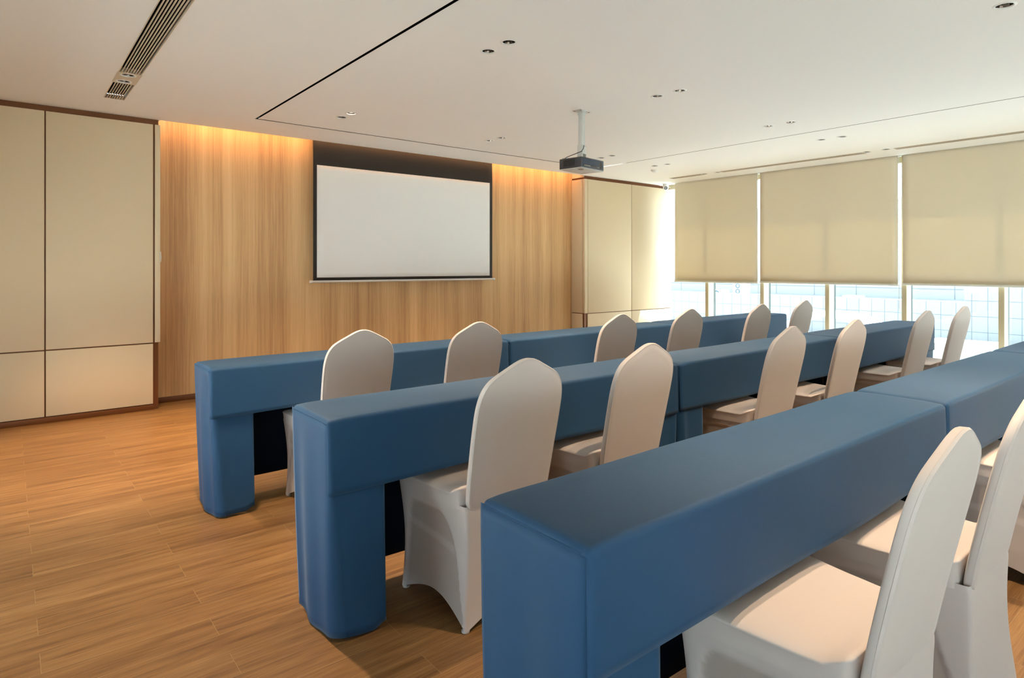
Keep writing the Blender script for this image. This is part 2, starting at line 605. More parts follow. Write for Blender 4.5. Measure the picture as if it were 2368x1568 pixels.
for k in range(3):
    ya, yb = LW[k][0] - 0.099, LW[k][1] + 0.099
    bm = bmesh.new()
    box(bm, (XMIN - 0.08, ya, 0.061), (XMIN - 0.03, ya + 0.04, 1.149))
    box(bm, (XMIN - 0.08, yb - 0.04, 0.061), (XMIN - 0.03, yb, 1.149))
    box(bm, (XMIN - 0.08, ya + 0.04, 0.061), (XMIN - 0.03, yb - 0.04, 0.10))
    box(bm, (XMIN - 0.08, ya + 0.04, 1.11), (XMIN - 0.03, yb - 0.04, 1.149))
    w = obj('window_%d' % (30 + k), bm, M['mullion'], kind='structure', smooth=0)  # added window, a daylight source for the left side
    obj('pane', nbox((XMIN - 0.06, ya + 0.041, 0.101), (XMIN - 0.052, yb - 0.041, 1.109)), M['glass'], w, smooth=0)
bm = bmesh.new()
box(bm, (XMIN, YMIN - 0.1, 0), (8.3, YMIN, 0.06))
box(bm, (XMIN, YMIN - 0.1, 1.15), (8.3, YMIN, 2.78))
for k in range(7):
    xx = XMIN + k * (8.3 - XMIN) / 6
    box(bm, (xx - 0.12, YMIN - 0.1, 0.06), (xx + 0.12, YMIN, 1.15))
for k in (1, 5):                                               # solid bays between the added windows
    xa = XMIN + k * (8.3 - XMIN) / 6 + 0.12
    xb = XMIN + (k + 1) * (8.3 - XMIN) / 6 - 0.12
    box(bm, (xa, YMIN - 0.1, 0.06), (xb, YMIN, 1.15))
obj('wall_back', bm, M['plain'], kind='structure', smooth=0)      # unseen rear wall; its low windows are added to brighten the room
for k in (0, 2, 3, 4):
    xa = XMIN + k * (8.3 - XMIN) / 6 + 0.121
    xb = XMIN + (k + 1) * (8.3 - XMIN) / 6 - 0.121
    bm = bmesh.new()
    box(bm, (xa, YMIN - 0.08, 0.061), (xa + 0.04, YMIN - 0.03, 1.149))
    box(bm, (xb - 0.04, YMIN - 0.08, 0.061), (xb, YMIN - 0.03, 1.149))
    box(bm, (xa + 0.04, YMIN - 0.08, 0.061), (xb - 0.04, YMIN - 0.03, 0.10))
    box(bm, (xa + 0.04, YMIN - 0.08, 1.11), (xb - 0.04, YMIN - 0.03, 1.149))
    w = obj('window_%d' % (20 + k), bm, M['mullion'], kind='structure', smooth=0)  # added window behind the camera, lets in fill daylight
    obj('pane', nbox((xa + 0.041, YMIN - 0.06, 0.101), (xb - 0.041, YMIN - 0.052, 1.109)), M['glass'], w, smooth=0)

# upholstered panel walls on both sides of the wood wall
RAIL_Z = 0.580
def panel(name, parent, x0, x1, z0, z1, y=BOX_Y, th=0.016):
    return obj(name, nbox((x0, y, z0), (x1, y + th, z1), 0.003, 2), M['panel'], parent)

wl = obj('wall_front_left', nbox((XMIN, BOX_Y + 0.017, 0.0), (LBOX_X - 0.012, 6.55, CEIL - 0.001)), M['brown'], kind='structure', smooth=0)
g = 0.005
for (x0, x1) in ((XMIN, -0.72), (-0.72, 0.231), (0.231, 0.990)):
    panel('wall_panel', wl, x0 + g * (x0 > XMIN), x1 - g, RAIL_Z + g, 2.488)
    panel('wall_panel', wl, x0 + g * (x0 > XMIN), x1 - g, 0.052, RAIL_Z - g)
obj('corner_strip', nbox((1.000, BOX_Y - 0.002, RAIL_Z + 0.006), (LBOX_X, 6.44, 2.488), 0.002), M['panel'], wl)
obj('baseboard_left', nbox((XMIN, BOX_Y + 0.004, 0), (0.992, BOX_Y + 0.016, 0.046), 0.002), M['brown'], kind='structure')

wr = obj('wall_front_right', nbox((RBOX_X + 0.012, BOX_Y + 0.017, 0.0), (8.33, 6.55, CEIL - 0.001)), M['brown'], kind='structure', smooth=0)
for (x0, x1) in ((6.395, 7.345), (7.345, 8.315)):
    panel('wall_panel', wr, x0 + g, x1 - g, RAIL_Z + g, 2.488)
    panel('wall_panel', wr, x0 + g, x1 - g, 0.052, RAIL_Z - g)
obj('corner_strip', nbox((RBOX_X, BOX_Y - 0.002, RAIL_Z + 0.006), (6.390, BOX_Y + 0.040, 2.488), 0.002), M['panel'], wr)
obj('wall_panel', nbox((RBOX_X - 0.001, BOX_Y + 0.046, RAIL_Z + 0.006), (RBOX_X + 0.015, 6.446, 2.488), 0.002), M['panel'], wr)
obj('wall_panel', nbox((RBOX_X - 0.001, BOX_Y + 0.046, 0.052), (RBOX_X + 0.015, 6.446, RAIL_Z - 0.005), 0.002), M['panel'], wr)
# pale ledge capping the side return inside the cove
obj('trim_1', nbox((RBOX_X - 0.001, 6.206, 2.512), (RBOX_X + 0.011, 6.446, 2.78)), M['panel'], kind='structure', smooth=0)
obj('baseboard_right', nbox((6.40, BOX_Y + 0.004, 0), (8.31, BOX_Y + 0.016, 0.046), 0.002), M['brown'], kind='structure')

obj('trim_3', nbox((8.075, YMIN, CEIL - 0.002), (8.335, 6.18, 2.78)), M['ceiling'], kind='structure', smooth=0)   # window head behind the blind pocket
obj('bounce_strip', nbox((7.74, YMIN, 0.0005), (8.068, 5.30, 0.012), 0.003), M['stone'], kind='structure')   # hidden stone strip, added to bounce sun onto the ceiling
obj('light_block_right', nbox((8.030, YMIN, 1.03), (8.068, 0.985, CEIL - 0.001)), M['plain'], kind='structure', smooth=0)   # unseen upper band, added to block light from the windows behind it
# plates that carry the downlights in the left vent
# ------------------------------------------------------------------ windows
MULL = [6.19, 5.368, 4.498, 3.621, 2.748, 1.839, 0.97, 0.10, -0.77, -1.64, -2.51, -3.38, -4.25, -5.16]
for i in range(len(MULL) - 1):
    y1, y0 = MULL[i], MULL[i + 1]
    bm = bmesh.new()
    box(bm, (8.070, y0 - 0.026, 0.0), (GLASS_X, y0 + 0.026, CEIL - 0.002), 0.002)        # mullion on the near side of the pane
    box(bm, (8.150, y0 + 0.028, 0.0), (GLASS_X + 0.03, y1 - 0.028, 0.06))
    box(bm, (8.150, y0 + 0.028, CEIL - 0.07), (GLASS_X + 0.03, y1 - 0.028, CEIL - 0.004))
    w = obj('window_%d' % (i + 1), bm, M['mullion'], kind='structure')
    obj('pane', nbox((GLASS_X + 0.004, y0 + 0.029, 0.06), (GLASS_X + 0.012, y1 - 0.029, CEIL - 0.07)), M['glass'], w, smooth=0)
    bm = bmesh.new()
    box(bm, (GLASS_X + 0.002, y0 - 0.026, 0.06), (GLASS_X + 0.05, y0 + 0.026, CEIL - 0.07))
    obj('gasket', bm, M['gasket'], w, smooth=0)

# ------------------------------------------------------------------ roller blinds
BX = 8.040
for (y1, y0, zb, lab) in ((5.915, 4.545, 1.010, 'beige roller blind nearest the room corner, narrowest of the three'),
                          (4.508, 2.800, 1.022, 'beige roller blind in the middle of the window wall'),
                          (2.750, 1.010, 1.032, 'beige roller blind at the right edge, cut off by the photo')):
    t = thing('roller_blind', lab, 'blind', (BX, (y0 + y1) / 2, zb), group='roller blinds on the window wall')
    hw = (y1 - y0) / 2
    h = CEIL + 0.10 - zb
    def fab(u, v, hw=hw, h=h):
        y = -hw + 2 * hw * u
        return (0.0012 * math.sin(u * 9) * (1 - v), y, 0.022 + (h - 0.03) * v)
    bm = bmesh.new()
    sheet(bm, fab, 24, 12)
    solidify(obj('blind_fabric', bm, M['blind'], t), 0.0012)
    obj('bottom_bar', nbox((-0.010, -hw - 0.004, 0.0), (0.008, hw + 0.004, 0.024), 0.003), M['blind_bar'], t)
    bm = bmesh.new()
    tube(bm, [(0.012, -hw, h - 0.03), (0.012, hw, h - 0.03)], 0.024, 14)
    obj('roller_tube', bm, M['blind_bar'], t)
    bm = bmesh.new()
    tube(bm, [(-0.016, -hw - 0.012, h - 0.03), (-0.016, -hw - 0.012, 0.02 - 0.28), (-0.010, -hw - 0.012, -0.30), (-0.004, -hw - 0.012, 0.02 - 0.28), (-0.004, -hw - 0.012, h - 0.03)], 0.0014, 6)
    obj('bead_chain', bm, M['white'], t)

# ------------------------------------------------------------------ ceiling fittings
def downlight(x, y, lit, label):
    t = thing('recessed_downlight', label, 'light', (x, y, CEIL), group='recessed ceiling downlights')
    return t
bm = bmesh.new()
lathe(bm, [(0.0375, 0.004), (0.0375, -0.002), (0.040, -0.0035), (0.048, -0.0025), (0.051, -0.0008), (0.051, 0.0)], 32)
ring_me = obj('trim_ring', bm, M['trim_white'])
bm = bmesh.new()
lathe(bm, [(0.0372, 0.003), (0.030, 0.030), (0.022, 0.055), (0.020, 0.058)], 16)
refl_me = obj('reflector', bm, M['chrome'], smooth=12)
bm = bmesh.new()
lathe(bm, [(0.0195, 0.052), (0.0195, 0.060)], 20, close_bot=True, close_top=True)
bulb_me = obj('lamp_face', bm, M['bulb_off'])
bm = bmesh.new()
lathe(bm, [(0.030, 0.012), (0.029, 0.020)], 20, close_bot=True, close_top=True)
bulb_on_me = obj('lamp_face', bm, M['bulb_on'])
first = True
lamp_data = bpy.data.lights.new('downlight_beam', 'SPOT')
lamp_data.energy = SPOT_W
lamp_data.color = WARM
lamp_data.spot_size = math.radians(84)
lamp_data.spot_blend = 0.75
lamp_data.shadow_soft_size = 0.010
lamp_soft = lamp_data.copy()               # the neutral, dimmed circuit nearer the windows
lamp_soft.energy = SPOT_W * 0.35
lamp_soft.color = (1.0, 0.88, 0.74)
lamp_pool = lamp_data.copy()               # the warm pair in the left vent, casting the orange pool on the floor
lamp_pool.energy = SPOT_W * 2.2
lamp_pool.spot_size = math.radians(68)
lamp_pool.color = (1.0, 0.66, 0.36)
def beam(parent, loc, soft=False, pool=False):
    l = bpy.data.objects.new('beam', lamp_pool if pool else lamp_soft if soft else lamp_data)
    C.objects.link(l)
    l.location = loc
    if parent is not None:
        l.parent = parent
for (x, y, lit, lab) in DL:
    t = thing('recessed_downlight', lab, 'light', (x, y, CEIL), group='recessed ceiling downlights')
    for src in (ring_me, refl_me, bulb_on_me if lit else bulb_me):
        c = src.copy()
        C.objects.link(c)
        c.parent = t
    if x < 7.0:                           # the row beside the blinds is switched off
        beam(t, (0, 0, -0.012), x > 5.0, x < 1.0)
for o in (ring_me, refl_me, bulb_me, bulb_on_me):
    bpy.data.objects.remove(o)
for (x, y) in LAMPS_OUT_OF_VIEW:         # the grid of downlights goes on behind the photo's edge
    beam(None, (x, y, CEIL - 0.012), x > 5.0)

def vent(x0, x1, y0, y1, nsl, label, depth=0.05):
    t = thing('air_vent', label, 'vent', ((x0 + x1) / 2, (y0 + y1) / 2, CEIL), group='linear ceiling air vents')
    w, l = x1 - x0, y1 - y0
    bm = bmesh.new()
    f = 0.004
    for (a, b, c, d) in ((-w / 2, -w / 2 + f, -l / 2, l / 2), (w / 2 - f, w / 2, -l / 2, l / 2), (-w / 2 + f, w / 2 - f, -l / 2, -l / 2 + f), (-w / 2 + f, w / 2 - f, l / 2 - f, l / 2)):
        box(bm, (a, c, -0.003), (b, d, 0.03))
    obj('frame', bm, M['vent'], t)
    p = (w - 2 * f) / nsl
    bm = bmesh.new()
    for k in range(1, nsl):
        xc = -w / 2 + f + k * p
        # leaning blade
        ya, yb = -l / 2 + f, l / 2 - f
        vs = [(xc - 0.0030, -0.0025), (xc + 0.0030, -0.0025), (xc + 0.0030, 0.004), (xc - 0.0030, 0.004)]
        loft(bm, [[(x, ya, z) for (x, z) in vs], [(x, yb, z) for (x, z) in vs]], cap0=True, cap1=True)
    s = obj('blades', bm, M['vent'], t)
    obj('duct_cavity', nbox((-w / 2 + 0.001, -l / 2 + 0.001, 0.034), (w / 2 - 0.001, l / 2 - 0.001, 0.06)), M['vent_dark'], t, smooth=0)
vent(*VENTS_L[0], 8, 'short cream slotted air vent at the left ceiling, end nearest the wall')
vent(*VENTS_L[1], 8, 'long cream slotted air vent at upper left, cut by the photo\'s top edge')
vent(*VENTS_R[0], 3, 'short slim air vent above the blinds nearest the corner camera')
vent(*VENTS_R[1], 3, 'long slim air vent above the middle of the blinds')
vent(*VENTS_R[2], 3, 'slim air vent above the right hand blind, cut by the photo\'s right edge')
bm = bmesh.new()
box(bm, (0.562, 4.821, CEIL - 0.0015), (0.705, 5.109, CEIL - 0.0002))
plate_holes = [circ(0.629, 4.880, 0.046), circ(0.626, 5.061, 0.046)]
bm.free()
bm = bmesh.new()
fill_poly(bm, rect(0.562, 0.705, 4.821, 5.109), plate_holes, CEIL - 0.0015)
obj('trim_2', bm, M['vent'], kind='structure', smooth=0)

t = thing('smoke_detector', 'round white smoke detector on the ceiling near the beige corner panels', 'smoke detector', (6.705, 5.256, CEIL))
bm = bmesh.new()
lathe(bm, [(0.052, 0.0), (0.052, -0.010), (0.046, -0.012)], 28, close_bot=False, close_top=True)
obj('base', bm, M['white'], t)
bm = bmesh.new()
lathe(bm, [(0.044, -0.012), (0.042, -0.024), (0.030, -0.034), (0.012, -0.036)], 28, close_top=True)
obj('sensor_cap', bm, M['white'], t)

# warm strip in the cove above the wood wall
t = thing('light_strip', 'warm orange light strip hidden in the ceiling cove above the wood wall', 'light', ((LBOX_X + RBOX_X) / 2, 6.25, CEIL + 0.075))
obj('diffuser', nbox((-2.60, -0.006, -0.010), (2.60, 0.006, 0.010), 0.003), M['led'], t)
bm = bmesh.new()
box(bm, (-2.60, -0.012, -0.018), (2.60, 0.012, -0.011))
box(bm, (-2.60, -0.012, -0.010), (2.60, -0.008, 0.012))
obj('mounting_channel', bm, M['alu'], t)
ad = bpy.data.lights.new('cove_light', 'AREA')
ad.shape = 'RECTANGLE'
ad.size = 5.2
ad.size_y = 0.02
ad.energy = COVE_W
ad.color = (1.0, 0.47, 0.17)
al = bpy.data.objects.new('strip_light', ad)
C.objects.link(al)
al.parent = t
al.location = (0, 0.012, 0.004)
al.rotation_euler = (math.radians(62), 0, 0)

# ------------------------------------------------------------------ projection screen
SY = 6.330
t = thing('projection_screen', 'large pull-down projection screen hanging before the wood wall', 'projection screen', (3.635, SY, 1.09))
bm = bmesh.new()
def scr(u, v):
    return (-1.168 + 2.336 * u, 0.004 * math.sin(u * 6.0 + 0.6) * (1 - v) + 0.012 * sstep(0.75, 1.0, v), 0.01 + (2.76 - 1.10) * v)
sheet(bm, scr, 40, 30)
solidify(obj('black_backing', bm, M['screen_black'], t), 0.001)
bm = bmesh.new()
def scr2(u, v):
    x = -1.128 + 2.252 * u
    uu = (x + 1.168) / 2.336
    z = 0.043 + 1.176 * v
    vv = (z - 0.01) / 1.66
    return (x, 0.004 * math.sin(uu * 6.0 + 0.6) * (1 - vv) + 0.012 * sstep(0.75, 1.0, vv) - 0.0022, z)
sheet(bm, scr2, 40, 24)
solidify(obj('viewing_surface', bm, M['screen'], t), 0.0008)
bm = bmesh.new()
tube(bm, [(-1.185, 0, 0), (1.19, 0, 0)], 0.0125, 16)
bar = obj('bottom_bar', bm, M['alu'], t)
for s in (-1, 1):
    bm = bmesh.new()
    tube(bm, [(s * 1.182 , 0, 0), (s * 1.206, 0, 0)], 0.0145, 16)
    obj('end_cap', bm, M['white'], bar)

# ------------------------------------------------------------------ projector on its ceiling mount
t = thing('ceiling_projector', 'grey projector hanging from the ceiling on a white pole', 'projector', (3.700, 3.650, 2.04), math.radians(8.5))
W2, D2, H2 = 0.158, 0.112, 0.090
obj('body', nbox((-W2, -D2, 0.006), (W2, D2, H2), 0.006, 3), M['proj'], t)
base = obj('underside', nbox((-W2 + 0.002, -D2 + 0.002, 0.0), (W2 - 0.002, D2 - 0.002, 0.0065), 0.002), M['proj_light'], t)
bm = bmesh.new()
lathe(bm, [(0.020, -0.0006), (0.020, 0.001)], 24, center=(-0.075, -0.045, 0), close_bot=True, close_top=True)
bmesh.ops.scale(bm, vec=(1.5, 1, 1), verts=bm.verts[:], space=Matrix.Translation((0.075, 0.045, 0)))
obj('round_label', bm, M['lens'], base)
obj('badge', nbox((-0.135, -0.085, -0.0006), (-0.090, -0.078, 0.001)), M['lens'], base, smooth=0)
rear = obj('rear_panel', nbox((-W2 + 0.010, -D2 - 0.0015, 0.012), (W2 - 0.008, -D2 + 0.004, H2 - 0.008), 0.001), M['proj_blue'], t)
obj('connector_strip', nbox((-W2 + 0.028, -D2 - 0.0028, 0.016), (W2 - 0.020, -D2, 0.034), 0.0008), M['proj'], rear)
for k in range(4):
    obj('port', nbox((-W2 + 0.040 + k * 0.022, -D2 - 0.0040, 0.021), (-W2 + 0.052 + k * 0.022, -D2 - 0.001, 0.029), 0.001), M['proj_light'], rear)
for k, (xx, rr) in enumerate(((0.062, 0.003), (0.072, 0.003), (0.084, 0.003), (0.108, 0.006))):
    bm = bmesh.new()
    tube(bm, [(xx, -D2 - 0.0045, 0.025), (xx, -D2, 0.025)], rr, 12)
    obj('jack', bm, M['black'] if rr > 0.004 else M['proj_light'], rear)
bm = bmesh.new()
tube(bm, [(0.112, -D2 - 0.0022, 0.058), (0.112, -D2, 0.058)], 0.017, 24)
obj('speaker_grille', bm, M['proj'], rear)
bm = bmesh.new()
for k in range(9):
    box(bm, (-W2 - 0.0012, -0.045 + k * 0.013, 0.022), (-W2 + 0.002, -0.037 + k * 0.013, H2 - 0.014))
obj('side_vent', bm, M['black'], t)
bm = bmesh.new()
tube(bm, [(0.07, D2 - 0.006, 0.05), (0.07, D2 + 0.014, 0.05)], [0.034, 0.030], 24)
obj('lens_barrel', bm, M['lens'], t)
# mount: top bracket plate, tilting joint, square pole, ceiling plate
bm = bmesh.new()
box(bm, (-0.075, -0.055, H2 + 0.001), (0.060, 0.055, H2 + 0.006), 0.001)
tube(bm, [(0.02, -0.05, H2 + 0.008), (0.10, -0.075, H2 + 0.010), (0.135, -0.080, H2 + 0.003)], 0.0055, 8)
tube(bm, [(0.02, 0.05, H2 + 0.008), (0.12, 0.085, H2 + 0.010), (0.145, 0.088, H2 + 0.003)], 0.0055, 8)
tube(bm, [(-0.05, 0.04, H2 + 0.008), (-0.12, 0.085, H2 + 0.010), (-0.145, 0.088, H2 + 0.003)], 0.0055, 8)
obj('mount_arms', bm, M['pole'], t)
bm = bmesh.new()
box(bm, (-0.030, -0.024, H2 + 0.006), (-0.026, 0.024, H2 + 0.062), 0.0008)
box(bm, (0.026, -0.024, H2 + 0.006), (0.030, 0.024, H2 + 0.062), 0.0008)
box(bm, (-0.025, -0.027, H2 + 0.022), (-0.0215, 0.027, H2 + 0.125), 0.0008)
box(bm, (0.0215, -0.027, H2 + 0.022), (0.025, 0.027, H2 + 0.125), 0.0008)
box(bm, (-0.0215, -0.027, H2 + 0.05), (0.0215, -0.0235, H2 + 0.125), 0.0008)
for (xx, zz) in ((-0.012, 0.115), (0.012, 0.112), (0.002, 0.085), (0.004, 0.070)):
    tube(bm, [(xx, -0.0300, H2 + zz), (xx, -0.026, H2 + zz)], 0.0035, 8)
for zz in (0.03, 0.045):
    tube(bm, [(-0.0325, -0.004, H2 + zz), (-0.029, -0.004, H2 + zz)], 0.0040, 8)
obj('tilt_joint', bm, M['pole'], t)
ztop = CEIL - 2.04
bm = bmesh.new()
box(bm, (-0.020, -0.022, H2 + 0.100), (0.020, 0.022, ztop - 0.004), 0.003)
box(bm, (0.0005, -0.0232, H2 + 0.120), (0.0025, -0.0215, ztop - 0.03))
obj('pole', bm, M['pole'], t)
bm = bmesh.new()
box(bm, (-0.070, -0.045, ztop - 0.0045), (0.070, 0.045, ztop - 0.0003), 0.001)
box(bm, (-0.024, -0.026, ztop - 0.032), (0.024, -0.0225, ztop - 0.004))
box(bm, (-0.024, 0.0225, ztop - 0.032), (0.024, 0.026, ztop - 0.004))
pl = obj('ceiling_plate', bm, M['pole'], t)
for (xx, yy) in ((-0.055, -0.032), (0.055, -0.032), (-0.055, 0.032), (0.055, 0.032)):
    bm = bmesh.new()
    tube(bm, [(xx, yy, ztop - 0.0075), (xx, yy, ztop - 0.004)], 0.005, 8)
    obj('screw', bm, M['table_leg'], pl)
bm = bmesh.new()
cp = [(-0.010, -0.030, H2 + 0.118), (-0.020, -0.034, H2 + 0.095), (-0.032, -0.022, H2 + 0.068), (-0.065, 0.010, H2 + 0.048), (-0.105, 0.042, H2 + 0.028), (-0.135, 0.058, H2 + 0.012), (-0.150, 0.064, H2 - 0.004)]
tube(bm, cp, 0.0032, 8)
obj('power_cable', bm, M['cord'], t)

# ------------------------------------------------------------------ security camera, light switch
t = thing('security_camera', 'small white dome security camera in the ceiling corner by the window', 'camera', (8.005, 6.06, CEIL))
bm = bmesh.new()
lathe(bm, [(0.046, -0.0005), (0.046, -0.040), (0.040, -0.050)], 28, close_top=True)
obj('base', bm, M['white'], t)
bm = bmesh.new()
dirc = Vector((-0.79, -0.60, -0.12)).normalized()
bmesh.ops.create_uvsphere(bm, u_segments=28, v_segments=18, radius=0.042)
bmesh.ops.translate(bm, verts=bm.verts[:], vec=(0, 0, -0.060))
obj('eyeball', bm, M['white'], t)
c0 = Vector((0, 0, -0.060)) + dirc * 0.036
bm = bmesh.new()
tube(bm, [c0, c0 + dirc * 0.008], 0.027, 24)
le = obj('lens_window', bm, M['lens'], t)
bm = bmesh.new()
tube(bm, [c0 + dirc * 0.006, c0 + dirc * 0.0105], 0.012, 20)
obj('lens', bm, M['chrome'], le)
bm = bmesh.new()
tube(bm, [(0.045, -0.01, -0.030), (0.085, -0.01, -0.045), (0.10, -0.01, -0.050)], 0.003, 8)
obj('cable', bm, M['white'], t)

t = thing('light_switch', 'white light switch seen edge-on at the end of the left beige panels', 'switch', (LBOX_X, 6.225, 1.333))
obj('plate', nbox((0.0005, -0.033, -0.045), (0.008, 0.033, 0.045), 0.003), M['white'], t)
bm = bmesh.new()
vs = [(0.0082, -0.022, 0.030), (0.0105, -0.022, 0.004), (0.0130, -0.022, 0.0), (0.0082, -0.022, -0.032)]
loft(bm, [[v for v in vs], [(v[0], 0.022, v[2]) for v in vs]], cap0=True, cap1=True)
obj('rocker', bm, M['white'], t)

# ------------------------------------------------------------------ tables and tablecloths
TL, TD, TH = 1.868, 0.325, 0.75

def cloth_thing(label, loc, seed):
    rnd = random.Random(seed)
    t = thing('tablecloth', label, 'tablecloth', loc, group='blue fitted tablecloths')
    hl, hd = TL / 2, TD / 2
    R = 0.016
    ph = [rnd.uniform(0, 6.28) for _ in range(8)]
    # one piece: top with rolled edges, running down into the front drop
    def wob(x, y):
        return 0.0012 * math.sin(x * 7 + ph[0]) * math.sin(y * 14 + ph[1]) - 0.004 * sstep(0.93, 1.0, abs(x) / hl) * sstep(0.5, 1.0, abs(y) / hd)
    prof = []                                   # (kind, parameter)
    for k in range(7):
        prof.append(('back', math.radians(90 - 15 * k)))
    for k in range(1, 8):
        prof.append(('top', k / 8))
    for k in range(7):
        prof.append(('front', math.radians(15 * k)))
    for k in range(1, 13):
        prof.append(('drop', k / 12))
    cols = [(-1, math.radians(90 - 15 * k)) for k in range(6)] + [(0, k / 64) for k in range(65)] + [(1, math.radians(15 * k)) for k in range(1, 7)]
    def cpt(col, pr):
        sx, q = col
        a = q if sx else 0.0
        x0_ = (-hl + R + (TL - 2 * R) * q) if sx == 0 else sx * (hl - R)
        kind, p = pr
        if kind == 'drop':
            a *= 0.72
            v = p
            x = x0_ + sx * R * math.sin(a)
            y = -(hd - R) - R * math.cos(a)
            z = (TH - R) - (TH - R - 0.505) * v
            y += -0.005 * v * math.sin(x * 5.5 + ph[2]) * math.sin(x * 2.1 + ph[3]) - 0.004 * v
            z += 0.004 * v * math.sin(x * 4.0 + ph[4])
            return (x, y, z)
        if kind == 'top':
            y0_ = (hd - R) - 2 * (hd - R) * p
            n = (math.sin(a), 0.0, math.cos(a))
        elif kind == 'back':
            y0_ = hd - R
            n = (math.sin(a), math.sin(p) * math.cos(a), math.cos(p) * math.cos(a))
        else:
            y0_ = -(hd - R)
            a2 = a * (1 - 0.28 * p / (math.pi / 2))
            n = (math.sin(a2), -math.sin(p) * math.cos(a2), math.cos(p) * math.cos(a2))
        x, y, z = x0_ + sx * R * n[0], y0_ + R * n[1], TH - R + R * n[2]
        return (x, y, z + wob(x, y))
    bm = bmesh.new()
    g = [[bm.verts.new(cpt(c, p)) for p in prof] for c in cols]
    for i in range(len(cols) - 1):
        for j in range(len(prof) - 1):
            bm.faces.new([g[i][j], g[i + 1][j], g[i + 1][j + 1], g[i][j + 1]])
    bmesh.ops.remove_doubles(bm, verts=bm.verts[:], dist=0.0002)
    solidify(obj('top_and_front_drop', bm, M['cloth'], t, smooth=70), 0.0018, -1)
    # end skirts that wrap round the front corner
    for s in (-1, 1):
        amp = rnd.uniform(0.6, 1.2)
        p1, p2 = rnd.uniform(0, 6.28), rnd.uniform(0, 6.28)
        ret = 0.205
        def skirt(u, v, s=s, amp=amp, p1=p1, p2=p2, ret=ret):
            # v: top to bottom, u: from the back corner along the end then along the front
            rad = 0.016 + 0.045 * v ** 1.5
            l1 = TD - 0.007 - rad
            la = rad * math.pi / 2
            l2 = ret - rad
            d = u * (l1 + la + l2)
            if d < l1:
                x, y, nx, ny = -hl + 0.0012, hd - d, -1, 0
            elif d < l1 + la:
                a = (d - l1) / rad
                x = -hl + 0.0012 + rad - rad * math.cos(a)
                y = -hd + 0.007 + rad - rad * math.sin(a)
                nx, ny = -math.cos(a), -math.sin(a)
            else:
                x, y, nx, ny = -hl + rad + (d - l1 - la), -hd + 0.007, 0, -1
            w = math.sin(math.pi * min(1, v * 1.02) ** 0.8) * 0.35 + v
            fold = amp * 0.0075 * w * (math.sin(d * 22 + p1) + 0.5 * math.sin(d * 41 + p2))
            hold = 1.0 - 0.85 * sstep(l1 + la, l1 + la + 0.05, d)
            fold *= hold
            x += nx * fold
            y += ny * max(fold, -0.004)
            x += 0.022 * (v ** 1.6) * (1 if d < l1 + la else 0.4)
            z = (TH - R + 0.004) - (TH - R - 0.006) * v + 0.004 * v * math.sin(d * 17 + p2)
            if d > l1 + la:
                z += 0.020 * v * sstep(l1 + la + l2 - 0.05, l1 + la + l2, d)
            return (x * -s, y, z)
        bm = bmesh.new()
        sheet(bm, skirt, 56, 26)
        solidify(obj('end_skirt', bm, M['cloth'], t, smooth=60), 0.0018)
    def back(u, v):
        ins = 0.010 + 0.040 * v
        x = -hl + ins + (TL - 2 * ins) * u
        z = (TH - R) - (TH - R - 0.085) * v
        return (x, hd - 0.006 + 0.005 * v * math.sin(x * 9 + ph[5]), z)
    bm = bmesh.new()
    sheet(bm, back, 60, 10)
    solidify(obj('back_skirt', bm, M['cloth_shade'], t, smooth=60), 0.0018)
    return t

def table_thing(label, loc):
    t = thing('folding_table', label, 'table', loc, group='narrow folding tables under the cloths')
    hl, hd = TL / 2 - 0.035, TD / 2 - 0.022
    obj('tabletop', nbox((-hl, -hd, 0.716), (hl, hd, 0.744), 0.004), M['table_top'], t)
    for sx in (-1, 1):
        for sy in (-1, 1):
            bm = bmesh.new()
            tube(bm, [(sx * (hl - 0.10), sy * (hd - 0.045), 0.0), (sx * (hl - 0.10), sy * (hd - 0.045), 0.716)], 0.013, 10)
            obj('leg', bm, M['table_leg'], t)
        bm = bmesh.new()
        tube(bm, [(sx * (hl - 0.10), -(hd - 0.058), 0.20), (sx * (hl - 0.10), hd - 0.058, 0.20)], 0.009, 8)
        obj('crossbar', bm, M['table_leg'], t)
    return t

ROWS = [(3.285, 0.765, 'front row, nearest the projection screen'), (1.945, 0.806, 'middle row'), (0.768, 0.797, 'rear row, nearest the camera')]
POS = ['left', 'middle', 'right']
table0 = None
k = 0
for ri, (yf, x0, rname) in enumerate(ROWS):
    for ti in range(3):
        cx = x0 + TL / 2 + ti * (TL + 0.016)
        loc = (cx, yf + TD / 2, 0.0)
        pos = {0: 'left end', 1: 'middle', 2: 'right end'}[ti]
        cloth_thing('deep blue tablecloth at the %s of the %s' % (pos, rname), loc, 11 + k)
        lab = 'narrow folding table under the blue cloth, %s of the %s' % (pos, rname.split(',')[0])
        if table0 is None:
            table0 = table_thing(lab, loc)
        else:
            dup(table0, loc, 0, lab)
        k += 1

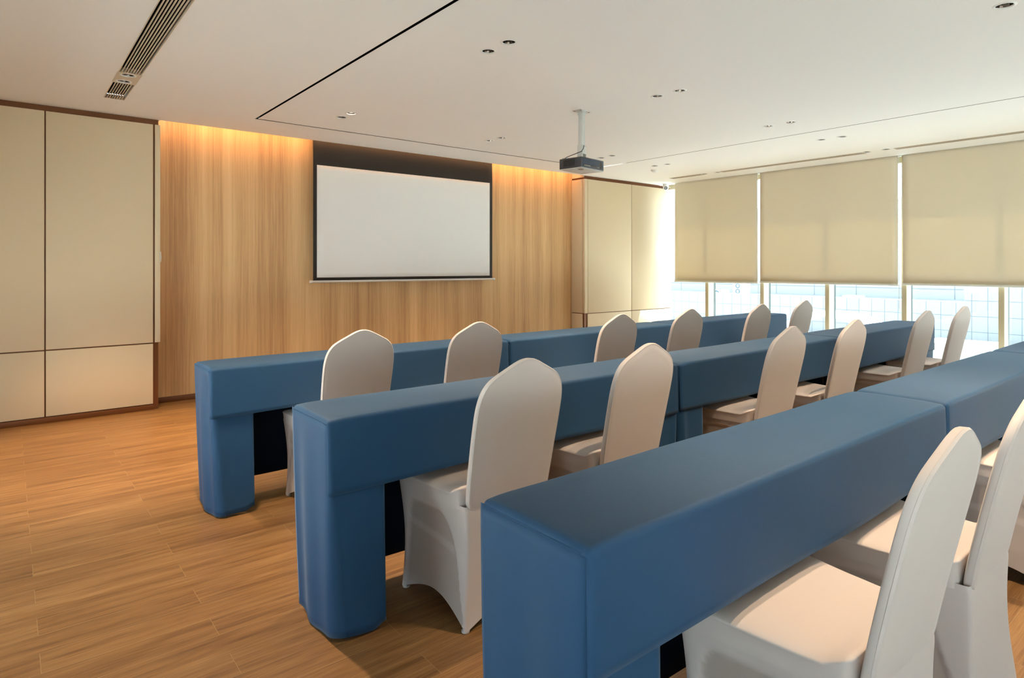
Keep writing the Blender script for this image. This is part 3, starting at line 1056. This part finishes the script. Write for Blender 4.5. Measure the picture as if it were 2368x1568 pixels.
# ------------------------------------------------------------------ banquet chairs in stretch covers
def chair_build(label, loc, rotz):
    t = thing('banquet_chair', label, 'chair', loc, rotz, group='white covered banquet chairs')
    # ---- backrest
    half = [(0.0, 0.930), (0.022, 0.9275), (0.048, 0.918), (0.080, 0.902), (0.115, 0.884), (0.142, 0.868), (0.161, 0.850), (0.175, 0.827), (0.184, 0.798), (0.1885, 0.764), (0.1895, 0.72), (0.189, 0.66), (0.187, 0.59), (0.185, 0.52), (0.182, 0.46), (0.179, 0.425), (0.171, 0.409), (0.150, 0.402), (0.10, 0.400), (0.05, 0.400), (0.0, 0.400)]
    # smooth resample
    def dense(pl, n):
        L = [0]
        for a, b in zip(pl[:-1], pl[1:]):
            L.append(L[-1] + math.hypot(b[0] - a[0], b[1] - a[1]))
        out = []
        for i in range(n + 1):
            d = L[-1] * i / n
            k = 0
            while k < len(L) - 2 and L[k + 1] < d:
                k += 1
            f = (d - L[k]) / (L[k + 1] - L[k])
            p0 = pl[max(k - 1, 0)]
            p1, p2 = pl[k], pl[k + 1]
            p3 = pl[min(k + 2, len(pl) - 1)]
            out.append(tuple(0.5 * (2 * p1[c] + (p2[c] - p0[c]) * f + (2 * p0[c] - 5 * p1[c] + 4 * p2[c] - p3[c]) * f * f + (3 * p1[c] - p0[c] - 3 * p2[c] + p3[c]) * f ** 3) for c in (0, 1)))
        return out
    r_half = dense(half, 60)
    loop = r_half[:-1] + [(-x, z) for (x, z) in r_half[::-1][:-1]]
    def yc(z):
        q = max(0.0, (z - 0.40) / 0.53)
        return -0.183 - 0.113 * q ** 1.12
    th = 0.025
    zc = 0.66
    def ring(sc, off, grow=0.0):
        out = []
        for (x, z) in loop:
            xx, zz = x * sc, zc + (z - zc) * sc
            l = math.hypot(xx, zz - zc)
            if l > 1e-6:
                xx += grow * xx / l
                zz += grow * (zz - zc) / l
            out.append((xx, yc(zz) + off, zz))
        return out
    rings = [ring(0.10, -th / 2 - 0.003), ring(0.35, -th / 2 - 0.003), ring(0.65, -th / 2 - 0.002), ring(0.88, -th / 2 - 0.0005), ring(0.955, -th / 2), ring(0.975, -th / 2 + 0.0015), ring(0.990, -th / 2 + 0.0005), ring(1.0, -th / 2 + 0.004),
             ring(1.0, -th / 2 + 0.006, 0.0012), ring(1.0, -th / 2 + 0.0075, 0.0002), ring(1.0, -th / 2 + 0.009, 0.0008),
             ring(1.0, th / 2 - 0.006), ring(0.992, th / 2 - 0.002), ring(0.975, th / 2), ring(0.88, th / 2 + 0.004), ring(0.65, th / 2 + 0.008), ring(0.35, th / 2 + 0.010), ring(0.10, th / 2 + 0.010)]
    bm = bmesh.new()
    loft(bm, rings, cap0=True, cap1=True)
    obj('backrest', bm, M['chair'], t, smooth=50)
    # ---- seat cushion
    def seat_outline(n=26):
        quad = [(0.240, 0.212), (-0.240, 0.212), (-0.198, -0.168), (0.198, -0.168)]
        rad = [0.035, 0.035, 0.02, 0.02]
        pts = []
        for i in range(4):
            p, a, b = Vector(quad[i]), Vector(quad[i - 1]), Vector(quad[(i + 1) % 4])
            d1, d2 = (a - p).normalized(), (b - p).normalized()
            q1, q2 = p + d1 * rad[i], p + d2 * rad[i]
            for k in range(7):
                f = k / 6
                pts.append(tuple((1 - f) ** 2 * q1 + 2 * f * (1 - f) * p + f * f * q2))
            e = Vector(quad[(i + 1) % 4]) + (p - Vector(quad[(i + 1) % 4])).normalized() * rad[(i + 1) % 4]
            for k in range(1, 10):
                f = k / 10
                q = q2 + (e - q2) * f
                pts.append(tuple(q))
        return pts
    so = seat_outline()
    def zrise(y):
        return 0.026 * sstep(-0.105, -0.172, y) ** 1.3 + 0.006 * sstep(0.0, 0.2, y)
    def sring(sc, z, grow=0.0, rise=1.0):
        out = []
        for (x, y) in so:
            xx, yy = x * sc, 0.02 + (y - 0.02) * sc
            l = math.hypot(xx, yy - 0.02)
            xx += grow * xx / l
            yy += grow * (yy - 0.02) / l
            out.append((xx, yy, z + zrise(yy) * rise))
        return out
    rings = [sring(0.08, 0.470), sring(0.3, 0.470), sring(0.55, 0.469), sring(0.75, 0.467), sring(0.88, 0.464), sring(0.95, 0.461), sring(0.985, 0.458), sring(0.995, 0.4565), sring(1.0, 0.455, 0.002),
             sring(1.0, 0.452, 0.0035), sring(1.0, 0.449, 0.002), sring(1.0, 0.446, -0.0005, 0.7), sring(1.0, 0.425, -0.002, 0.3), sring(1.0, 0.405, -0.004, 0)]
    bm = bmesh.new()
    loft(bm, rings, cap0=True, cap1=True)
    obj('seat', bm, M['chair'], t, smooth=60)
    # ---- stretched skirt from the seat down to four feet
    ZT = 0.421
    def corner(i, v):
        # 0 front right, 1 front left, 2 rear left, 3 rear right; v: 0 top .. 1 floor
        if i in (0, 1):
            x = 0.235 - 0.012 * math.sin(math.pi * v) - 0.014 * v
            y = 0.207 - 0.012 * math.sin(math.pi * v) + 0.004 * v
        else:
            x = 0.190 - 0.011 * math.sin(math.pi * min(1, v * 1.25)) + 0.018 * v ** 2.2
            y = -0.1925 - 0.0045 * min(1.0, v / 0.06) + 0.006 * math.sin(math.pi * v) - 0.018 * v ** 2
        return Vector((x if i in (0, 3) else -x, y))
    NS = 40
    NV = 40
    hemh = [0.060, 0.062, 0.060, 0.062]   # front, left, rear, right
    def arch(s):
        if s < 0.05 or s > 0.99:
            return 0.0
        if s < 0.22:
            q = (0.22 - s) / 0.17
            return 0.375 * math.sqrt(max(0.0, 1 - q ** 3.0))
        if s < 0.56:
            return 0.375
        if s < 0.78:
            q = (s - 0.56) / 0.22
            return 0.375 - 0.095 * q ** 2
        return 0.28 - (s - 0.78) * 1.25
    def column(side, s, v):
        """one point of the skirt; side 0 front (0->1), 1 left (1->2), 2 rear (2->3), 3 right (3->0)"""
        a, b = corner(side, v), corner((side + 1) % 4, v)
        p = a + (b - a) * s
        d = (b - a).normalized()
        nrm = Vector((d.y, -d.x))
        if nrm.dot(p) < 0:
            nrm = -nrm
        bow = -0.013 * math.sin(math.pi * s) * (0.3 + 0.7 * v) * (1.0 if side != 2 else 0.5)
        hz = 0.004 + hemh[side] * (max(0.0, math.sin(math.pi * s)) ** 1.15)
        z = ZT + (hz - ZT) * v
        inset = 0.0
        if side in (1, 3):
            sf = s if side == 1 else 1 - s
            az = arch(sf)
            inset = 0.007 * max(0.0, min(1.0, (az - z) / 0.012))
            edge = min(sf - 0.035, 0.985 - sf)
            inset *= max(0.0, min(1.0, edge / 0.02))
        elif side == 0:
            az = 0.36 if 0.08 < s < 0.92 else 0.0
            inset = 0.003 * max(0.0, min(1.0, (az - z) / 0.012))
        p = p + nrm * (bow - inset)
        return Vector((p.x, p.y, z))
    rings = []
    for j in range(NV + 1):
        v = j / NV
        pts = []
        for side in range(4):
            for i in range(NS):
                s = i / NS
                s = 0.5 - 0.5 * math.cos(math.pi * (0.08 + 0.84 * s)) if False else s
                pts.append(column(side, s, v))
        # round the four vertical corners
        n = len(pts)
        q = [p.copy() for p in pts]
        for cidx in range(4):
            k = cidx * NS
            mid = (pts[(k - 1) % n] + pts[(k + 1) % n]) / 2
            q[k] = Vector((pts[k].x * 0.45 + mid.x * 0.55, pts[k].y * 0.45 + mid.y * 0.55, pts[k].z))
        rings.append(q)
    # small turned-under lip so the hem has thickness
    last = rings[-1]
    rings.append([Vector((p.x * 0.985, p.y * 0.985, p.z + 0.001)) for p in last])
    rings.append([Vector((p.x * 0.983, p.y * 0.983, p.z + 0.012)) for p in last])
    bm = bmesh.new()
    loft(bm, rings)
    sk = obj('skirt', bm, M['chair'], t, smooth=55)
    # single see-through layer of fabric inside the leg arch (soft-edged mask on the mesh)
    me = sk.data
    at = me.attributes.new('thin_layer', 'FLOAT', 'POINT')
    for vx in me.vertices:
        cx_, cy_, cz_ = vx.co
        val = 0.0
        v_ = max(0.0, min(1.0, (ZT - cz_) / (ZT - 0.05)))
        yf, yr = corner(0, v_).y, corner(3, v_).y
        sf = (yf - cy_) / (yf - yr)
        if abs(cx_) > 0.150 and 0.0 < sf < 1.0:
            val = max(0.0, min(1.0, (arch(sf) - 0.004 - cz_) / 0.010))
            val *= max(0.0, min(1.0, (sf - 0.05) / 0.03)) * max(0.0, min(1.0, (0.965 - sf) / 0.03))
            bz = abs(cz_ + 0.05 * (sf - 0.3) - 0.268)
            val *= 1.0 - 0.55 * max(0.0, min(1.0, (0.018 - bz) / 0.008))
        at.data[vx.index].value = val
    for i in range(4):
        c = corner(i, 1.0)
        top = corner(i, 0.92)
        bm = bmesh.new()
        c3 = Vector((c.x * 0.930, c.y * 0.930, 0.001))
        tube(bm, [c3, c3 + Vector((0, 0, 0.006)), c3 + Vector((0, 0, 0.018)), Vector((top.x * 0.925, top.y * 0.925, 0.034))], [0.0135, 0.015, 0.0135, 0.006], 14)
        obj('foot_pocket', bm, M['chair_hem'], t, smooth=50)
    return t

ORD = ['leftmost', 'second from left', 'third from left', 'fourth from left', 'fifth from left', 'rightmost']
CH = []
r1 = [(1.396, 3.213), (2.122, 3.213), (3.216, 3.093), (4.014, 3.103), (4.985, 3.075), (5.877, 3.133)]
r2 = [(1.412, 1.950), (2.084, 1.953), (3.271, 1.943), (4.008, 1.918), (5.208, 1.913), (5.985, 1.893)]
r3 = [(1.472, 0.695), (2.118, 0.700), (3.270, 0.715)]
n_of = ['six', 'six', 'three']
chair0 = None
for ri, row in enumerate((r1, r2, r3)):
    for ci, (x, y) in enumerate(row):
        rz = math.radians(random.uniform(-1, 1))
        if ri == 0:
            lab = 'white stretch-covered chair at the front row, %s of the six' % ORD[ci]
        elif ri == 1:
            lab = 'white stretch-covered chair at the middle row of tables, %s of its six' % ORD[ci]
        else:
            lab = ['white stretch-covered chair nearest the camera, lit seat under the rear table',
                   'white stretch-covered chair at the right edge, second in the rear row',
                   'white stretch-covered chair past the right edge, only seat and skirt slivers showing'][ci]
        if chair0 is None:
            chair0 = chair_build(lab, (x, y, 0), rz)
        else:
            dup(chair0, (x, y, 0), rz, lab)

# ------------------------------------------------------------------ outside the windows
obj('ground', nbox((-30, -40, -0.60), (8.32, -5.45, -0.05)), M['ground'], kind='structure', smooth=0)
obj('ground', nbox((-30, -5.45, -0.60), (XMIN - 0.15, 40, -0.05)), M['ground'], kind='structure', smooth=0)
obj('ground', nbox((8.32, -30, -0.30), (40, 40, -0.05)), M['terrace'], kind='structure', smooth=0)
bm = bmesh.new()
box(bm, (12.0, 3.22, -0.05), (12.25, 30, 0.67))
box(bm, (12.0, -20, -0.05), (12.6, 3.22, 0.93))
obj('wall_outside', bm, M['tiles'], kind='structure', smooth=0)
b = thing('building', 'pale tiled building seen through the glass beyond the terrace wall', 'building', (19.0, 5.0, -0.05))
obj('facade', nbox((0, -20, 0), (4.0, 25, 3.2)), M['facade'], b, smooth=0)
def ac(label, loc, w, h, nf):
    t = thing('air_conditioner', label, 'air conditioner', loc, group='outdoor units beyond the terrace wall')
    obj('casing', nbox((0, -w / 2, 0), (0.35, w / 2, h), 0.02), M['ac'], t)
    for k in range(nf):
        z = h * (k + 0.5) / nf
        bm = bmesh.new()
        r = min(w * 0.42, h * 0.42 / nf)
        y0 = w * 0.0
        rings = []
        for rr_ in (r, r * 0.72):
            rings.append([(-0.006, y0 + rr_ * math.cos(2 * math.pi * i / 24), z + rr_ * math.sin(2 * math.pi * i / 24)) for i in range(24)])
        rin = [(0.004, p[1], p[2]) for p in rings[1]]
        rout = [(0.004, p[1], p[2]) for p in rings[0]]
        loft(bm, [rout, rings[0], rings[1], rin])
        obj('fan_ring', bm, M['ac_fan'], t)
    return t
ac('tall outdoor air conditioner with three stacked fans behind the terrace wall', (14.6, 8.80, 0.40), 0.30, 0.42, 3)
ac('outdoor air conditioner with one fan left of the three-fan unit', (14.8, 9.55, 0.40), 0.36, 0.22, 1)
ac('low white outdoor unit behind the wall in the middle window', (14.6, 6.05, 0.44), 0.36, 0.16, 0)
obj('ledge_outside', nbox((14.3, -20, -0.05), (18.9, 30, 0.395)), M['roof'], kind='structure', smooth=0)
# white curved canopy
t = thing('canopy', 'white curved canopy outside, seen through the window above the front tables', 'canopy', (9.9, 4.33, -0.05))
bm = bmesh.new()
def dome(u, v):
    a = math.pi * u
    return (0.55 * (v - 0.5) * 2 * (0.6 + 0.4 * math.sin(a)), -0.62 * math.cos(a), 0.34 + 0.27 * math.sin(a) - 0.05 * (2 * v - 1) ** 2)
sheet(bm, dome, 24, 8)
solidify(obj('cover', bm, M['outwhite'], t), 0.012)
for (xx, yy) in ((-0.28, -0.55), (0.28, -0.55), (-0.28, 0.55), (0.28, 0.55)):
    bm = bmesh.new()
    tube(bm, [(xx, yy, 0), (xx, yy, 0.40)], 0.02, 8)
    obj('post', bm, M['outwhite'], t)
# glass sided skylight box
t = thing('skylight', 'white-topped glass skylight box standing on the terrace outside', 'skylight', (9.95, 2.72, -0.05))
obj('lid', nbox((-0.36, -0.36, 0.245), (0.36, 0.36, 0.285), 0.006), M['outwhite'], t)
obj('glass_sides', nbox((-0.31, -0.31, 0.02), (0.31, 0.31, 0.246)), M['skyglass'], t, smooth=0)
for sx in (-1, 1):
    for sy in (-1, 1):
        obj('corner_post', nbox((sx * 0.325 - 0.018, sy * 0.325 - 0.018, 0), (sx * 0.325 + 0.018, sy * 0.325 + 0.018, 0.246)), M['ac'], t)
